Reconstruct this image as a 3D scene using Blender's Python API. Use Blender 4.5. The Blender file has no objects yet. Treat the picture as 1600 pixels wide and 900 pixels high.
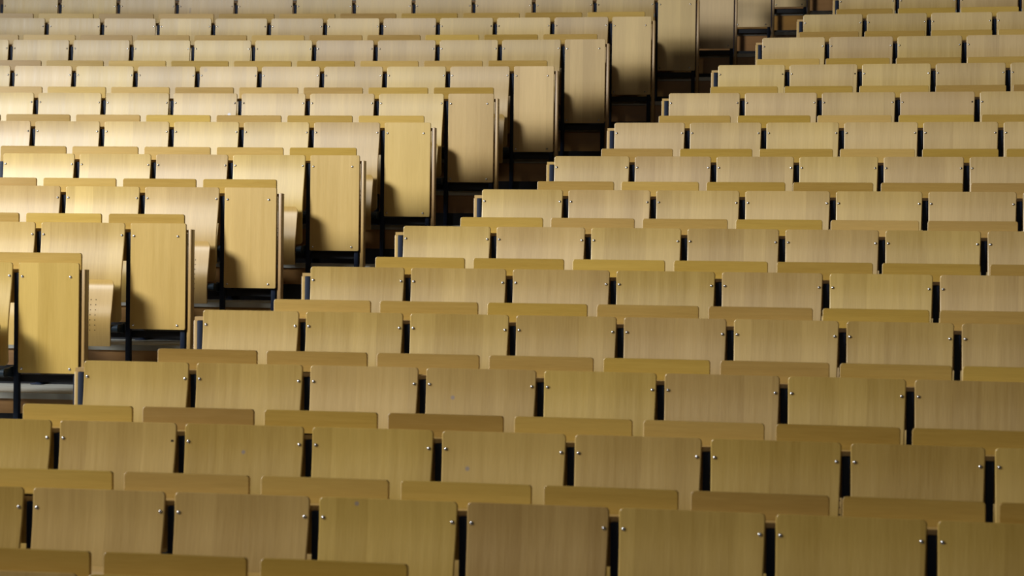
import bpy, bmesh, math, random
from mathutils import Vector, Matrix
sin, cos, pi = math.sin, math.cos, math.pi
scene = bpy.context.scene
COL = scene.collection

# ------------------------------------------------------------------ camera
cd = bpy.data.cameras.new('camera'); cam = bpy.data.objects.new('camera', cd); COL.objects.link(cam)
cd.sensor_fit = 'HORIZONTAL'; cd.sensor_width = 36.0
cd.lens = 36.0 * 3000.0 / 1600.0
cd.clip_start = 0.5; cd.clip_end = 200
cr = Vector((0.98640749, 0.16380224, 0.01300319)); cu = Vector((-0.0148399, 0.00999421, 0.99983993))
cf = Vector((-0.16364607, 0.98644257, -0.01228918))
M = Matrix((cr, cu, -cf)).transposed().to_4x4()
M.translation = Vector((2.26050994, -8.77760733, 0.48784324))
cam.matrix_world = M
scene.camera = cam
# the hall camera focuses on the middle rows
cd.dof.use_dof = True; cd.dof.focus_distance = 13.5; cd.dof.aperture_fstop = 4.0

# ------------------------------------------------------------------ world, lights, exposure
scene.view_settings.view_transform = 'Standard'
scene.view_settings.look = 'None'
scene.view_settings.gamma = 1.0
scene.view_settings.use_curve_mapping = False
scene.view_settings.exposure = 0.0
w = bpy.data.worlds.new('hall_air'); scene.world = w; w.use_nodes = True
w.node_tree.nodes['Background'].inputs[0].default_value = (1.0, 0.86, 0.66, 1)
w.node_tree.nodes['Background'].inputs[1].default_value = 0.006

def area_light(name, loc, target, sx, sy, power, color, spread=pi):
    l = bpy.data.lights.new(name, 'AREA'); l.shape = 'RECTANGLE'; l.size = sx; l.size_y = sy
    l.energy = power; l.color = color; l.spread = spread
    o = bpy.data.objects.new(name, l); COL.objects.link(o); o.location = loc
    o.rotation_euler = (Vector(target) - Vector(loc)).to_track_quat('-Z', 'Y').to_euler()
    return o
# daylight from the tall windows in the hall's left front, and a weak warm fill added from the stage end
area_light('window_daylight', (-14.0, -8.0, 7.8), (1.8, 3.6, 0.5), 4.6, 4.0, 750, (1.0, 0.985, 0.93), math.radians(84))
area_light('side_window_daylight', (-8.6, -1.8, 4.4), (-2.6, 3.6, 0.6), 2.0, 2.6, 205, (0.88, 0.95, 1.0), math.radians(84))
area_light('stage_fill_light', (2.0, -12.5, 7.0), (2.0, 3.0, 0.5), 5.0, 2.0, 100, (1.0, 0.88, 0.70))

# ------------------------------------------------------------------ materials
def nodes_of(m):
    m.use_nodes = True
    nt = m.node_tree; return nt, nt.nodes, nt.links
def math_node(nt, op, a=None, b=None):
    n = nt.nodes.new('ShaderNodeMath'); n.operation = op
    for i, v in enumerate((a, b)):
        if v is None: continue
        if isinstance(v, (int, float)): n.inputs[i].default_value = v
        else: nt.links.new(v, n.inputs[i])
    return n.outputs[0]
def wood(name, light, dark, vertical=True, rough=0.43, strip=8.0, strip_amt=0.25, vary=0.35, marks=(), spec=0.85):
    """oak veneer: fine grain lines, broad streaks, joined veneer strips, a tint of its own per board"""
    m = bpy.data.materials.new(name); nt, N, L = nodes_of(m)
    bs = N['Principled BSDF']
    tc = N.new('ShaderNodeTexCoord'); oi = N.new('ShaderNodeObjectInfo')
    sep = N.new('ShaderNodeSeparateXYZ'); L.new(tc.outputs['Object'], sep.inputs[0])
    rnd = oi.outputs['Random']
    sh = math_node(nt, 'MULTIPLY', rnd, 37.0)
    across = sep.outputs['X'] if vertical else sep.outputs['Z']
    along = sep.outputs['Z'] if vertical else sep.outputs['X']
    ax = math_node(nt, 'ADD', across, sh)
    def noise(fa, fl, detail, seed):
        c = N.new('ShaderNodeCombineXYZ')
        L.new(math_node(nt, 'MULTIPLY', ax, fa), c.inputs[0])
        L.new(math_node(nt, 'MULTIPLY', along, fl), c.inputs[1])
        L.new(math_node(nt, 'ADD', math_node(nt, 'MULTIPLY', rnd, 11.0), seed), c.inputs[2])
        t = N.new('ShaderNodeTexNoise'); t.inputs['Scale'].default_value = 1.0
        t.inputs['Detail'].default_value = detail; t.inputs['Roughness'].default_value = 0.6
        L.new(c.outputs[0], t.inputs['Vector']); return t.outputs['Fac']
    fine = noise(260, 9, 2.0, 3.1)
    mid = noise(45, 1.6, 3.0, 7.7)
    broad = noise(7, 0.7, 1.0, 1.3)
    fl = math_node(nt, 'FLOOR', math_node(nt, 'MULTIPLY', ax, strip))
    wn = N.new('ShaderNodeTexWhiteNoise'); wn.noise_dimensions = '1D'; L.new(fl, wn.inputs['W'])
    f = math_node(nt, 'MULTIPLY', fine, 0.42)
    f = math_node(nt, 'ADD', f, math_node(nt, 'MULTIPLY', mid, 0.38))
    f = math_node(nt, 'ADD', f, math_node(nt, 'MULTIPLY', broad, 0.45))
    f = math_node(nt, 'ADD', f, math_node(nt, 'MULTIPLY', wn.outputs['Value'], strip_amt))
    f = math_node(nt, 'ADD', f, math_node(nt, 'MULTIPLY', rnd, vary))
    mx = 0.5 * (0.42 + 0.38 + 0.45 + strip_amt + vary)
    f = math_node(nt, 'MULTIPLY', math_node(nt, 'SUBTRACT', f, mx - 0.42), 1.0 / 0.84)
    cr_ = N.new('ShaderNodeValToRGB'); L.new(f, cr_.inputs[0])
    cr_.color_ramp.elements[0].color = (*dark, 1); cr_.color_ramp.elements[1].color = (*light, 1)
    # a little hue drift between boards
    hs = N.new('ShaderNodeHueSaturation')
    L.new(cr_.outputs[0], hs.inputs['Color'])
    r2 = math_node(nt, 'FRACT', math_node(nt, 'MULTIPLY', rnd, 7.13))
    L.new(math_node(nt, 'ADD', math_node(nt, 'MULTIPLY', r2, 0.008), 0.499), hs.inputs['Hue'])
    L.new(math_node(nt, 'ADD', math_node(nt, 'MULTIPLY', r2, 0.10), 0.95), hs.inputs['Saturation'])
    col = hs.outputs[0]
    for (mxp, mzp, rad, rgb) in marks:        # small round or chipped spots on the veneer
        c = N.new('ShaderNodeCombineXYZ')
        L.new(math_node(nt, 'SUBTRACT', sep.outputs['X'], mxp), c.inputs[0])
        L.new(math_node(nt, 'SUBTRACT', sep.outputs['Z'], mzp), c.inputs[1])
        ln = N.new('ShaderNodeVectorMath'); ln.operation = 'LENGTH'; L.new(c.outputs[0], ln.inputs[0])
        mr = N.new('ShaderNodeMapRange'); L.new(ln.outputs['Value'], mr.inputs[0])
        mr.inputs[1].default_value = rad; mr.inputs[2].default_value = rad * 0.5
        mi = N.new('ShaderNodeMix'); mi.data_type = 'RGBA'
        L.new(math_node(nt, 'MULTIPLY', mr.outputs[0], 0.7), mi.inputs[0])
        L.new(col, mi.inputs[6]); mi.inputs[7].default_value = (*rgb, 1); col = mi.outputs[2]
    L.new(col, bs.inputs['Base Color'])
    L.new(math_node(nt, 'ADD', math_node(nt, 'MULTIPLY', mid, 0.16), rough - 0.08), bs.inputs['Roughness'])
    bs.inputs['Specular IOR Level'].default_value = spec
    # lacquered veneer: the gloss spreads across the grain
    bs.inputs['Anisotropic'].default_value = 0.7
    cx = N.new('ShaderNodeCombineXYZ'); cx.inputs[0 if vertical else 2].default_value = 1.0
    vt = N.new('ShaderNodeVectorTransform'); vt.vector_type = 'VECTOR'; vt.convert_from = 'OBJECT'; vt.convert_to = 'WORLD'
    L.new(cx.outputs[0], vt.inputs[0]); L.new(vt.outputs[0], bs.inputs['Tangent'])
    return m
def plain(name, rgb, rough, metallic=0.0):
    m = bpy.data.materials.new(name); nt, N, L = nodes_of(m); bs = N['Principled BSDF']
    tc = N.new('ShaderNodeTexCoord'); t = N.new('ShaderNodeTexNoise'); t.inputs['Scale'].default_value = 60
    L.new(tc.outputs['Object'], t.inputs['Vector'])
    mr = N.new('ShaderNodeMapRange'); mr.inputs[3].default_value = rough - 0.05; mr.inputs[4].default_value = rough + 0.05
    L.new(t.outputs['Fac'], mr.inputs[0]); L.new(mr.outputs[0], bs.inputs['Roughness'])
    bs.inputs['Base Color'].default_value = (*rgb, 1); bs.inputs['Metallic'].default_value = metallic
    if not metallic: bs.inputs['Specular IOR Level'].default_value = 0.25
    return m
OAK_L, OAK_D = (0.60, 0.40, 0.125), (0.33, 0.195, 0.045)
M_back = wood('oak_veneer_backrest', OAK_L, OAK_D)
M_seat = wood('oak_veneer_seat', (0.56, 0.37, 0.13), (0.38, 0.23, 0.065))
M_panel = wood('oak_veneer_panel', (0.64, 0.425, 0.145), (0.43, 0.265, 0.072), strip=9, strip_amt=0.4, vary=0.3)
M_flap = wood('oak_veneer_flap', (0.56, 0.36, 0.095), (0.34, 0.195, 0.038), vertical=False, strip_amt=0.0, vary=0.7)
M_shelf = wood('oak_shelf', (0.60, 0.40, 0.17), (0.42, 0.26, 0.09), vertical=False, strip_amt=0.0)
M_board = wood('oak_end_board', (0.50, 0.31, 0.12), (0.33, 0.19, 0.065), strip_amt=0.0)
M_riser = wood('oak_riser', (0.40, 0.20, 0.055), (0.24, 0.11, 0.028), vertical=False, strip_amt=0.0, rough=0.5)
M_ochre = wood('oak_veneer_ochre', (0.52, 0.33, 0.11), (0.38, 0.23, 0.07), vary=0.2)
M_steel = plain('navy_painted_steel', (0.004, 0.010, 0.028), 0.6)
M_black = plain('black_painted_steel', (0.006, 0.007, 0.010), 0.5)
M_hinge = plain('hinge_steel', (0.010, 0.022, 0.035), 0.35)
M_hinge.node_tree.nodes['Principled BSDF'].inputs['Specular IOR Level'].default_value = 0.5
M_bolt = plain('polished_bolt', (0.62, 0.62, 0.66), 0.22, 1.0)
M_hole = plain('dark_hole', (0.02, 0.012, 0.008), 0.8)
# grey streaked floor covering
M_floor = bpy.data.materials.new('grey_floor_covering'); nt, N, L = nodes_of(M_floor)
tc = N.new('ShaderNodeTexCoord'); mp = N.new('ShaderNodeMapping'); mp.inputs['Scale'].default_value = (1.2, 30, 1)
L.new(tc.outputs['Object'], mp.inputs[0]); t = N.new('ShaderNodeTexNoise'); t.inputs['Scale'].default_value = 1.5; t.inputs['Detail'].default_value = 4
L.new(mp.outputs[0], t.inputs['Vector']); r = N.new('ShaderNodeValToRGB'); L.new(t.outputs['Fac'], r.inputs[0])
r.color_ramp.elements[0].position = 0.3; r.color_ramp.elements[1].position = 0.7
r.color_ramp.elements[0].color = (0.20, 0.19, 0.16, 1); r.color_ramp.elements[1].color = (0.48, 0.48, 0.43, 1)
L.new(r.outputs[0], N['Principled BSDF'].inputs['Base Color']); N['Principled BSDF'].inputs['Roughness'].default_value = 0.35

# ------------------------------------------------------------------ layout of the rows (arcs around a centre in front of the stage)
R0 = 44.321141
ROW = {-3: {'R': 41.72076, 'Z': -0.58129, 'aR': -0.00508, 'pR': 0.57}, -2: {'R': 42.58276, 'Z': -0.40129, 'aR': -0.01832, 'pR': 0.5715}, -1: {'R': 43.4446, 'Z': -0.21346, 'aR': -0.02372, 'pR': 0.56348}, 0: {'R': 44.32114, 'Z': 0.0, 'aR': -0.02873, 'pR': 0.5585}, 1: {'R': 45.16797, 'Z': 0.2307, 'aR': -0.02142, 'pR': 0.55135}, 2: {'R': 46.05173, 'Z': 0.462, 'aL': -0.04332, 'pL': 0.55, 'pw': 0.36114, 'aR': -0.01383, 'pR': 0.57839}, 3: {'R': 46.92317, 'Z': 0.71358, 'aL': -0.03545, 'pL': 0.57453, 'pw': 0.35398, 'aR': -0.00641, 'pR': 0.57398}, 4: {'R': 47.78496, 'Z': 0.9722, 'aL': -0.02816, 'pL': 0.5434, 'pw': 0.35342, 'aR': 0.0005, 'pR': 0.56546}, 5: {'R': 48.65587, 'Z': 1.23808, 'aL': -0.02069, 'pL': 0.56054, 'pw': 0.35325, 'aR': 0.00758, 'pR': 0.55734}, 6: {'R': 49.51999, 'Z': 1.533, 'aL': -0.01383, 'pL': 0.54012, 'pw': 0.34813, 'aR': 0.01383, 'pR': 0.55162}, 7: {'R': 50.38916, 'Z': 1.82496, 'aL': -0.00724, 'pL': 0.5581, 'pw': 0.36367, 'aR': 0.01998, 'pR': 0.58374}, 8: {'R': 51.25631, 'Z': 2.12955, 'aL': -0.00033, 'pL': 0.53709, 'pw': 0.33574, 'aR': 0.02598, 'pR': 0.57628}, 9: {'R': 52.12693, 'Z': 2.452, 'aL': 0.00581, 'pL': 0.5547, 'pw': 0.35425, 'aR': 0.03172, 'pR': 0.56663}, 10: {'R': 52.99046, 'Z': 2.75723, 'aL': 0.01169, 'pL': 0.53324, 'pw': 0.35774, 'aR': 0.03743, 'pR': 0.55999}, 11: {'R': 53.85399, 'Z': 3.06247, 'aL': 0.01781, 'pL': 0.58985, 'pw': 0.35953, 'aR': 0.04269, 'pR': 0.55288}, 12: {'R': 54.71999, 'Z': 3.38047, 'aL': 0.0233, 'pL': 0.556, 'pw': 0.3581, 'aR': 0.04795, 'pR': 0.565}, 13: {'R': 55.58599, 'Z': 3.69847, 'aL': 0.02901, 'pL': 0.556, 'pw': 0.36183}, 14: {'R': 56.45199, 'Z': 4.01647, 'aL': 0.03478, 'pL': 0.556, 'pw': 0.34757}, 15: {'R': 57.31799, 'Z': 4.33447, 'aL': 0.04064, 'pL': 0.556, 'pw': 0.35}}
# seats in view: right of the aisle (seats left of the reference edge, seats right of it), left of the aisle
SEATS_R = {-3: (1, 2), -2: (1, 7), -1: (1, 8), 0: (0, 8), 1: (0, 8), 2: (0, 7), 3: (0, 7), 4: (0, 7), 5: (0, 6), 6: (0, 6), 7: (0, 5), 8: (0, 5), 9: (0, 4), 10: (0, 4), 11: (0, 4)}
SEATS_L = {2: 1, 3: 2, 4: 3, 5: 4, 6: 6, 7: 7, 8: 9, 9: 10, 10: 11, 11: 11}
RISE = lambda k: ROW[k]['Z'] - (ROW[k - 1]['Z'] if k - 1 in ROW else ROW[k]['Z'] - 0.17)
HGT = lambda k: RISE(k) + 0.76            # height of the row's top edge above the floor it stands on
FLOOR = lambda k: ROW[k]['Z'] - HGT(k)
GAP = 0.035
def P(k, a, n=0.0, z=0.0):
    R = ROW[k]['R'] + n
    return Vector((R * sin(a), R * cos(a) - R0, FLOOR(k) + z))
ORD = lambda n: '%d%s' % (n, 'th' if 10 < n % 100 < 20 else {1: 'st', 2: 'nd', 3: 'rd'}.get(n % 10, 'th'))

# ------------------------------------------------------------------ mesh helpers
def link(name, me, parent=None, loc=None, rz=None):
    o = bpy.data.objects.new(name, me); COL.objects.link(o)
    if parent: o.parent = parent
    if loc is not None: o.location = loc
    if rz is not None: o.rotation_euler = (0, 0, rz)
    return o
def finish(bm, name, *mats, smooth=True):
    bmesh.ops.recalc_face_normals(bm, faces=bm.faces)
    for e in bm.edges:
        e.smooth = smooth and not e.seam and (len(e.link_faces) != 2 or e.calc_face_angle(0) < 0.5)
        e.seam = False
    me = bpy.data.meshes.new(name); bm.to_mesh(me); bm.free()
    for m in mats: me.materials.append(m)
    if smooth:
        for p in me.polygons: p.use_smooth = True
    return me
def tag(o, label, cat, group=None, kind=None):
    if label: o['label'] = label
    if cat: o['category'] = cat
    if group: o['group'] = group
    if kind: o['kind'] = kind
    return o
def box(bm, x0, x1, y0, y1, z0, z1, bev=0.0, mi=0):
    r = bmesh.ops.create_cube(bm, size=1.0)
    for v in r['verts']:
        v.co = Vector(((x0 + x1) / 2 + v.co.x * (x1 - x0), (y0 + y1) / 2 + v.co.y * (y1 - y0), (z0 + z1) / 2 + v.co.z * (z1 - z0)))
    fs = set(f for v in r['verts'] for f in v.link_faces)
    for f in fs: f.material_index = mi
    if bev:
        es = list(set(e for f in fs for e in f.edges))
        bmesh.ops.bevel(bm, geom=es, offset=bev, segments=2, affect='EDGES', profile=0.5)
def plate(bm, prof, hw, t, b, xc=0.0):
    """board lofted along a bent centre line: prof = [(y, z)] of its front face top to bottom, hw = half widths, thickness t, edge rounding b"""
    n = len(prof); rings = []
    for i, (y, z) in enumerate(prof):
        a = prof[max(i - 1, 0)]; c = prof[min(i + 1, n - 1)]
        ty, tz = c[0] - a[0], c[1] - a[1]; l = math.hypot(ty, tz) or 1
        ny, nz = -tz / l, ty / l                    # pointing back (prof runs downwards)
        w_ = hw[i]; e = b if i in (0, n - 1) else 0.0
        pts = [(-w_ + b, e), (w_ - b, e), (w_ - 0.3 * b, 0.3 * b + e * .7), (w_, b + e * .2), (w_, t - b), (w_ - b, t - e * .5), (-w_ + b, t - e * .5), (-w_, t - b), (-w_, b + e * .2), (-w_ + 0.3 * b, 0.3 * b + e * .7)]
        rings.append([bm.verts.new((xc + x, y + ny * d, z + nz * d)) for x, d in pts])
    for i in range(n - 1):
        A, B = rings[i], rings[i + 1]; m = len(A)
        for j in range(m): bm.faces.new((A[j], A[(j + 1) % m], B[(j + 1) % m], B[j]))
    bm.faces.new(rings[0]); bm.faces.new(list(reversed(rings[-1])))
    for i in range(n - 1):                          # keep the flat faces free of the edge rounding's shading
        for j in (0, 1, 5, 6):
            e_ = bm.edges.get((rings[i][j], rings[i + 1][j]))
            if e_: e_.seam = True
    for rg in (rings[1], rings[-2]):
        for j in (0, 5):
            e_ = bm.edges.get((rg[j], rg[j + 1]))
            if e_: e_.seam = True
def rounded(zs_top, zs_bot, w_top, w_bot, yfun, r_top, r_bot, steps=10):
    """front profile of a board with rounded corners; returns prof, half widths"""
    H = zs_top - zs_bot; ds = []
    for i in range(6): ds.append(r_top * (1 - cos(pi / 2 * i / 5)))
    for i in range(1, steps): ds.append(r_top + (H - r_top - r_bot) * i / steps)
    for i in range(6): ds.append(H - r_bot * (1 - sin(pi / 2 * i / 5)) if r_bot > 0 else H - 0.001 * (5 - i))
    prof, hw = [], []
    for d in ds:
        wd = (w_top + (w_bot - w_top) * d / H) / 2
        if d < r_top: wd -= r_top - math.sqrt(max(0, r_top ** 2 - (r_top - d) ** 2))
        if r_bot > 0 and d > H - r_bot: wd -= r_bot - math.sqrt(max(0, r_bot ** 2 - (d - H + r_bot) ** 2))
        prof.append((yfun(d), zs_top - d)); hw.append(wd)
    return prof, hw
def spline(pts):
    def f(d):
        if d <= pts[0][0]: return pts[0][1]
        for i in range(len(pts) - 1):
            if d <= pts[i + 1][0]:
                a, b = pts[i], pts[i + 1]
                p0 = pts[i - 1] if i else a; p3 = pts[i + 2] if i + 2 < len(pts) else b
                t_ = (d - a[0]) / (b[0] - a[0]); h = b[0] - a[0]
                m0 = (b[1] - p0[1]) / (b[0] - p0[0]) * h; m1 = (p3[1] - a[1]) / (p3[0] - a[0]) * h
                return (2 * t_ ** 3 - 3 * t_ ** 2 + 1) * a[1] + (t_ ** 3 - 2 * t_ ** 2 + t_) * m0 + (-2 * t_ ** 3 + 3 * t_ ** 2) * b[1] + (t_ ** 3 - t_ ** 2) * m1
        return pts[-1][1]
    return f
def dome_mesh(name, mat, r=0.0082, h=0.0055, seg=12):
    bm = bmesh.new(); rings = []
    for i in range(4):
        a = pi / 2 * i / 4
        rings.append([bm.verts.new((r * cos(a) * cos(2 * pi * j / seg), -h * sin(a), r * cos(a) * sin(2 * pi * j / seg))) for j in range(seg)])
    tip = bm.verts.new((0, -h, 0))
    for i in range(3):
        for j in range(seg): bm.faces.new((rings[i][j], rings[i][(j + 1) % seg], rings[i + 1][(j + 1) % seg], rings[i + 1][j]))
    for j in range(seg): bm.faces.new((rings[3][j], rings[3][(j + 1) % seg], tip))
    bm.faces.new(rings[0])
    return finish(bm, name, mat)
def disc(bm, x, y, z, r, seg=8, mi=1, ny=-1):
    vs = [bm.verts.new((x + r * cos(2 * pi * j / seg), y, z + r * sin(2 * pi * j / seg))) for j in range(seg)]
    f = bm.faces.new(vs); f.material_index = mi
    if f.normal.y > 0: f.normal_flip()
def arc_bar(bm, k, a0, a1, n0, n1, z0, z1, mi=0, closed=True):
    """bar with rectangular section following the row's arc, z measured from the row's floor"""
    seg = max(1, int(abs(a1 - a0) * ROW[k]['R'] / 0.28)); rings = []
    for i in range(seg + 1):
        a = a0 + (a1 - a0) * i / seg
        rings.append([bm.verts.new(P(k, a, n, z)) for n, z in ((n0, z0), (n1, z0), (n1, z1), (n0, z1))])
    for i in range(seg):
        for j in range(4):
            f = bm.faces.new((rings[i][j], rings[i][(j + 1) % 4], rings[i + 1][(j + 1) % 4], rings[i + 1][j])); f.material_index = mi
    bm.faces.new(rings[0]); bm.faces.new(list(reversed(rings[-1])))

ME_bolt = dome_mesh('bolt', M_bolt)
bm = bmesh.new(); bmesh.ops.create_circle(bm, cap_ends=True, segments=12, radius=0.0065, matrix=Matrix.Rotation(pi / 2, 4, 'X'))
ME_bolt_hole = finish(bm, 'bolt_hole', M_hole, smooth=False)

# ------------------------------------------------------------------ the stepped floor
A0, A1 = -0.32, 0.20
bmf = bmesh.new()
for k in range(-3, 16):
    front = (ROW[k - 1]['R'] + 0.13 - ROW[k]['R']) if k - 1 in ROW else -0.75
    arc_bar(bmf, k, A0, A1, front, 0.15, -0.035, 0.0)
last = ROW[15]
for i in range(1, 5):
    ROW[15 + i] = {'R': last['R'] + 0.866 * i, 'Z': last['Z'] + 0.318 * i}
    arc_bar(bmf, 15 + i, A0, A1, -0.736, 0.15 if i < 4 else 1.6, -0.035, 0.0)
fl = link('floor', finish(bmf, 'floor', M_floor, smooth=False)); tag(fl, None, None, kind='structure')
for i, k in enumerate(range(-3, 19)):
    bmr = bmesh.new(); arc_bar(bmr, k, A0, A1, 0.145, 0.165, 0.0, RISE(k + 1) + HGT(k) - HGT(k + 1) - 0.035)
    o = link('trim_%d' % (i + 1), finish(bmr, 'riser', M_riser, smooth=False)); tag(o, None, None, kind='structure')

bm = bmesh.new(); arc_bar(bm, 19, A0, A1, 1.6, 1.8, -0.3, 3.6)
o = link('wall_back', finish(bm, 'wall_back', M_riser, smooth=False)); tag(o, None, None, kind='structure')
for k in range(16, 20): del ROW[k]
# ------------------------------------------------------------------ seats
LEAN = spline([(0, 0), (0.07, -0.002), (0.13, -0.009), (0.20, -0.022), (0.28, -0.037), (0.34, -0.045), (0.41, -0.048), (0.50, -0.043), (0.60, -0.028), (0.75, 0.0)])
SEATP = spline([(0, -0.098), (0.012, -0.122), (0.035, -0.140), (0.08, -0.150), (0.16, -0.163), (0.24, -0.178), (0.32, -0.176), (0.41, -0.165)])
mesh_cache = {}
def cached(key, fn):
    if key not in mesh_cache: mesh_cache[key] = fn()
    return mesh_cache[key]
def backrest_mesh(wd, H, mat):
    bm = bmesh.new(); bh = H - 0.395
    prof, hw = rounded(H, 0.395, wd, wd - 0.022, LEAN, 0.018, 0.03)
    plate(bm, prof, hw, 0.013, 0.0045)
    return finish(bm, 'backrest', mat)
def seat_mesh(p):
    bm = bmesh.new()
    wt, wb = p - 0.072, p - 0.094
    prof, hw = rounded(0.662, 0.252, wt, wb, SEATP, 0.042, 0.006, 16)
    plate(bm, prof, hw, 0.013, 0.003)
    for i in range(-5, 5):
        for j in range(7):
            d = 0.125 + j * 0.031
            disc(bm, (i + 0.5) * 0.0316, SEATP(d) - 0.0006, 0.662 - d, 0.0034)
    return finish(bm, 'seat', M_seat, M_hole)
def hinge_mesh(p):
    bm = bmesh.new(); xe = (p - 0.094) / 2
    r = bmesh.ops.create_cone(bm, cap_ends=True, segments=16, radius1=0.024, radius2=0.024, depth=0.052, matrix=Matrix.Translation((xe + 0.018, -0.150, 0.362)) @ Matrix.Rotation(pi / 2, 4, 'Y'))
    r = bmesh.ops.create_cone(bm, cap_ends=True, segments=12, radius1=0.010, radius2=0.010, depth=0.07, matrix=Matrix.Translation((xe + 0.012, -0.150, 0.362)) @ Matrix.Rotation(pi / 2, 4, 'Y'))
    box(bm, xe + 0.020, xe + 0.0315, -0.150, 0.02, 0.335, 0.385, 0.003)
    box(bm, xe + 0.018, xe + 0.0315, -0.02, 0.022, 0.330, 0.392, 0.003)
    return finish(bm, 'hinge', M_hinge)
def flip_mesh(me):
    m2 = me.copy()
    for v in m2.vertices: v.co.x = -v.co.x
    m2.flip_normals(); return m2

def make_seat(k, side):
    p = ROW[k]['p' + side]; H = HGT(k); wd = p - GAP
    root = link('tip_up_seat', None)
    b = link('backrest', cached(('b', k, side), lambda: backrest_mesh(wd, H, M_back)), root)
    for s in (-1, 1):
        d = 0.077
        bo = link('bolt', ME_bolt, b); bo.location = (s * (wd / 2 - 0.019), LEAN(d) + 0.0005, H - d)
    link('seat', cached(('s', round(p, 2)), lambda: seat_mesh(p)), root)
    hm = cached(('h', round(p, 2)), lambda: hinge_mesh(p))
    link('hinge', hm, root)
    link('hinge', cached(('hf', round(p, 2)), lambda: flip_mesh(hm)), root)
    return root
def kids(o): return list(o.children)
def copy_tree(o, parent=None):
    c = o.copy(); COL.objects.link(c); c.parent = parent
    for ch in kids(o): copy_tree(ch, c)
    return c
def place(o, k, a, n=0.0, z=0.0):
    o.location = P(k, a, n, z); o.rotation_euler = (0, 0, -a)

seat_of = {}
def seat_angle(k, side, j):   # centre angle of seat j (left block: j = 1 is the seat next to the aisle panel)
    q = ROW[k]
    if side == 'R': return q['aR'] + (j * q['pR'] + (q['pR'] - GAP) / 2) / q['R']
    return q['aL'] - (q['pw'] + j * q['pL'] - (q['pL'] - GAP) / 2) / q['R']
MISSING = {('R', -1, 0): 1, ('L', 9, 9): 1, ('L', 10, 7): 1, ('R', 8, 0): 1, ('R', 8, 1): 1, ('R', 7, 3): 1}
def where(k, side, j):
    if side == 'L': return '%s from the aisle, %s row up, left block' % (ORD(j), ORD(k - 1))
    if k < 0: return '%s from the left edge, %s row from the bottom' % (ORD(j + 2), ORD(k + 4))
    return '%s from the aisle, %s row from the bottom, right block' % (ORD(j + 1), ORD(k + 4))
for side, table in (('R', SEATS_R), ('L', SEATS_L)):
    for k, cnt in table.items():
        js = range(-cnt[0], cnt[1]) if side == 'R' else range(1, cnt + 1)
        proto = None
        for j in js:
            if proto is None: o = proto = make_seat(k, side)
            else: o = copy_tree(proto)
            place(o, k, seat_angle(k, side, j)); seat_of[(side, k, j)] = o
            word = 'tip-up plywood seat, '
            if (side, k, j) == ('R', 7, 3): word = 'darker ochre plywood seat, '
            elif (side, k, j) in MISSING: word = 'plywood seat missing a bolt, '
            tag(o, word + where(k, side, j), 'seat', 'tip-up seats left of the aisle' if side == 'L' else 'tip-up seats right of the aisle')
def part_of(o, name): return [c for c in o.children if c.name.split('.')[0] == name]
for key, s in MISSING.items():
    b = part_of(seat_of[key], 'backrest')[0]
    for c in part_of(b, 'bolt'):
        if (c.location.x > 0) == (s > 0):
            c.data = ME_bolt_hole; c.name = 'bolt_hole'; c['label'] = 'dark empty bolt hole'; c.location.y -= 0.0012
def remat(key, mat, label=None):
    b = part_of(seat_of[key], 'backrest')[0]; b.data = b.data.copy(); b.data.materials[0] = mat
    if label: b['label'] = label
remat(('R', 7, 3), M_ochre, 'darker ochre plywood backrest')
def marked(key, marks, label):
    k = key[1]
    m = wood('oak_veneer_marked', OAK_L, OAK_D, marks=[(x, HGT(k) - d, r_, c) for x, d, r_, c in marks]); remat(key, m, label)
GREY = (0.22, 0.20, 0.24)
marked(('R', -1, 1), [(0.0, 0.115, 0.011, GREY)], 'backrest with a small grey smudge')
marked(('R', 0, 3), [(-0.13, 0.135, 0.012, GREY)], 'backrest with a small grey smudge')
marked(('R', -1, 3), [(-0.15, 0.155, 0.012, GREY)], 'backrest with a small grey smudge')
marked(('R', -2, 2), [(-0.12, 0.02, 0.011, GREY)], 'backrest with a small grey smudge')
marked(('L', 7, 4), [(0.2, 0.17, 0.016, (0.5, 0.55, 0.7))], 'backrest with a pale bluish smear')
marked(('L', 8, 5), [(-0.2, 0.03, 0.022, (0.36, 0.24, 0.11))], 'backrest with a chipped spot at its top')
marked(('L', 11, 8), [(-0.16, 0.10, 0.013, (0.20, 0.13, 0.07)), (-0.162, 0.12, 0.011, (0.20, 0.13, 0.07)), (-0.163, 0.135, 0.010, (0.20, 0.13, 0.07))], 'backrest with a dark scuff')

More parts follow.
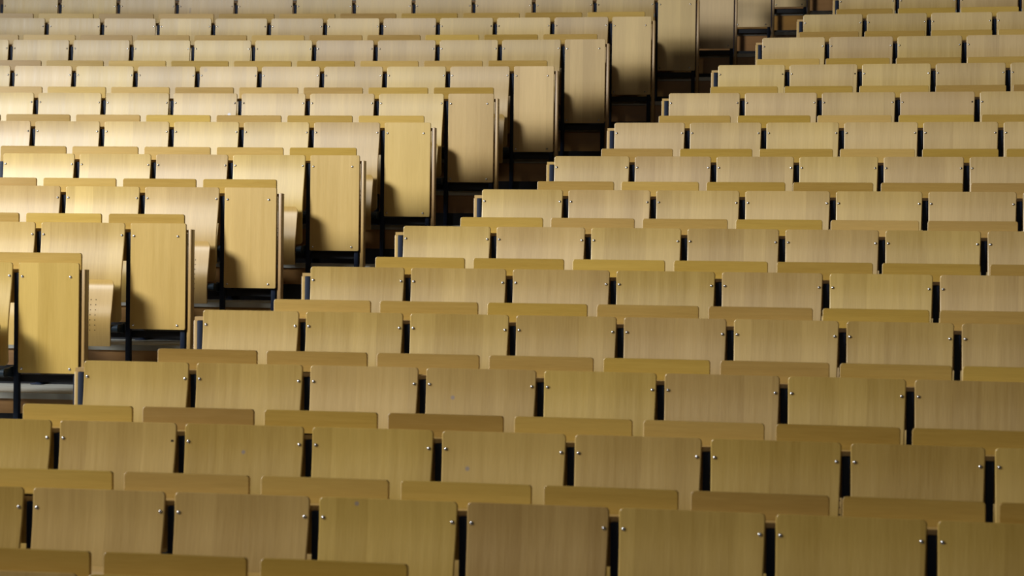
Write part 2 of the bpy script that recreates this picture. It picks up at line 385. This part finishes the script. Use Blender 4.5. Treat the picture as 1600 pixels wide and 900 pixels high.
# ------------------------------------------------------------------ folded desk flaps behind each row (one for every seat of the next row)
def flap_mesh(wd):
    bm = bmesh.new()
    prof, hw = rounded(0.059, -0.235, wd, wd, lambda d: 0.0, 0.014, 0.014, 4)
    plate(bm, prof, hw, 0.019, 0.0028)
    return finish(bm, 'desk_flap', M_flap)
for (side, k1, j) in list(seat_of):
    k = k1 - 1
    if k not in ROW: continue
    if side == 'R' and k == -3 and j > 2: continue
    p = ROW[k1]['p' + side]
    o = link('desk_flap', cached(('f', round(p, 3)), lambda: flap_mesh(0.90 * p)))
    place(o, k, seat_angle(k1, side, j), 0.108, HGT(k))
    if side == 'L': lab = 'folded wooden desk flap, %s from the aisle, behind the %s row up, left block' % (ORD(j), ORD(k - 1))
    elif k < -1: lab = 'folded wooden desk flap, %s from the left edge, behind the %s row from the bottom' % (ORD(j + 2), ORD(k + 4))
    elif k == -1: lab = 'folded wooden desk flap, %s from the left edge, behind the 3rd row from the bottom' % ORD(j + 1)
    else: lab = 'folded desk flap, %s from the aisle, behind the %s row from bottom, right block' % (ORD(j + 1), ORD(k + 4))
    if side == 'L' and k == 1: lab = 'folded wooden desk flap at the left edge below the left block'
    tag(o, lab, 'desk flap', 'folded desk flaps')

# ------------------------------------------------------------------ per row: frame, shelf, end panel, end board
def row_ends(k, side):
    q = ROW[k]
    if side == 'R':
        n0, n1 = SEATS_R[k]; p = q['pR'] / q['R']
        return q['aR'] - n0 * p, q['aR'] + n1 * p
    n = SEATS_L.get(k, 1); return q['aL'] - (q['pw'] + n * q['pL']) / q['R'], q['aL']
def post_mesh(H, top):
    bm = bmesh.new(); box(bm, -0.015, 0.015, 0.018, 0.060, 0.0, H - top, 0.003)
    box(bm, -0.035, 0.035, -0.02, 0.09, 0.0, 0.008, 0.002)
    return finish(bm, 'post', M_steel)
for side in 'RL':
    for k in sorted(ROW):
        if side == 'R' and k not in SEATS_R: continue
        if side == 'L' and (k < 2): continue
        q = ROW[k]; a0, a1 = row_ends(k, side); H = HGT(k); R = q['R']
        blk = 'right block' if side == 'R' else 'left block'
        rown = ('%s row from the bottom' % ORD(k + 4)) if side == 'R' else ('%s row up' % ORD(k - 1))
        if side == 'R' and k < 0: a0 -= 0.006
        # frame: navy posts between the seats, black rails along the row
        root = link('seat_row_frame', None); place(root, k, (a0 + a1) / 2)
        tag(root, 'navy and black steel frame carrying the %s, %s' % (rown, blk), 'frame', 'steel row frames')
        pm = post_mesh(H, 0.058)
        if side == 'R':
            n0, n1 = SEATS_R[k]
            aa = [q['aR'] + (j * q['pR'] - GAP / 2) / R for j in range(-n0, n1 + 1)]
            if k >= 0: aa[0] = q['aR'] - (GAP / 2 + 0.004) / R
        else:
            n = SEATS_L.get(k, 1)
            aa = [q['aL'] - (q['pw'] + j * q['pL'] + GAP / 2) / R for j in range(0, n + 1)] + [q['aL'] - 0.022 / R]
        inv = Matrix.LocRotScale(root.location, root.rotation_euler, None).inverted()
        for a in aa:
            po = link('post', pm, root)
            po.matrix_local = inv @ Matrix.LocRotScale(P(k, a), Matrix.Rotation(-a, 3, 'Z'), None)
        for nm, args in (('base_rail', (0.062, 0.084, 0.0, 0.115)), ('seat_rail', (0.062, 0.084, 0.30, 0.345))):
            bm = bmesh.new(); arc_bar(bm, k, a0 - 0.0002, a1 - (0.008 / R if side == 'L' else 0), *args)
            for v in bm.verts: v.co = inv @ v.co
            link(nm, finish(bm, nm, M_black, smooth=False), root)
        # shelf behind the backrests
        bm = bmesh.new()
        s0, s1 = (a0 - (0.055 / R if k >= 0 else 0), a1) if side == 'R' else (a0, a1 + 0.004 / R)
        arc_bar(bm, k, s0, s1, 0.036, 0.104, -0.056, -0.038)
        for v in bm.verts: v.co.z += H
        c = P(k, (s0 + s1) / 2, 0.07, H - 0.05); 
        for v in bm.verts: v.co -= c
        bmesh.ops.bevel(bm, geom=[e for e in bm.edges if len(e.link_faces) == 2 and e.calc_face_angle(0) > 1.0], offset=0.002, segments=1, affect='EDGES')
        o = link('book_shelf', finish(bm, 'book_shelf', M_shelf), loc=c)
        tag(o, 'long narrow oak shelf behind the %s, %s' % (rown, blk), 'shelf', 'book shelves behind the rows')
        # upright boards closing the row at the aisle
        if side == 'L' or k >= 0:
            bm = bmesh.new()
            if side == 'R': box(bm, -0.058, -0.034, 0.030, 0.075, 0.0, H - 0.0385 - 0.0185, 0.002)
            else:
                box(bm, 0.005, 0.013, 0.018, 0.060, 0.0, H - 0.040, 0.0015)
                box(bm, 0.013, 0.031, 0.010, 0.080, 0.0, H - 0.036, 0.002)
            o = link('end_board', finish(bm, 'end_board', M_board if side == 'L' else M_shelf)); place(o, k, q['aR'] if side == 'R' else q['aL'])
            tag(o, 'narrow upright oak board, aisle end of the %s, %s' % (rown, blk), 'board', 'end boards along the aisle')
        if side == 'L':
            root = link('row_end_screen', None); place(root, k, q['aL'] - q['pw'] / 2 / R)
            bm = bmesh.new(); hp = H - 0.355
            prof, hw = rounded(H, 0.355, q['pw'] - 0.001, q['pw'] - 0.001, lambda d: 0.0, 0.012, 0.010, 4)
            plate(bm, prof, hw, 0.017, 0.0025)
            bd = link('board', finish(bm, 'board', M_panel), root)
            for x, z in ((-q['pw'] / 2 + 0.022, H - 0.08), (q['pw'] / 2 - 0.052, H - 0.08), (-q['pw'] / 2 + 0.022, 0.355 + 0.026), (q['pw'] / 2 - 0.052, 0.355 + 0.026)):
                bo = link('bolt', ME_bolt, bd); bo.location = (x, 0.0005, z)
            tag(root, 'tall oak panel with four bolts, aisle end of the %s, left block' % rown, 'screen', 'end panels along the aisle')
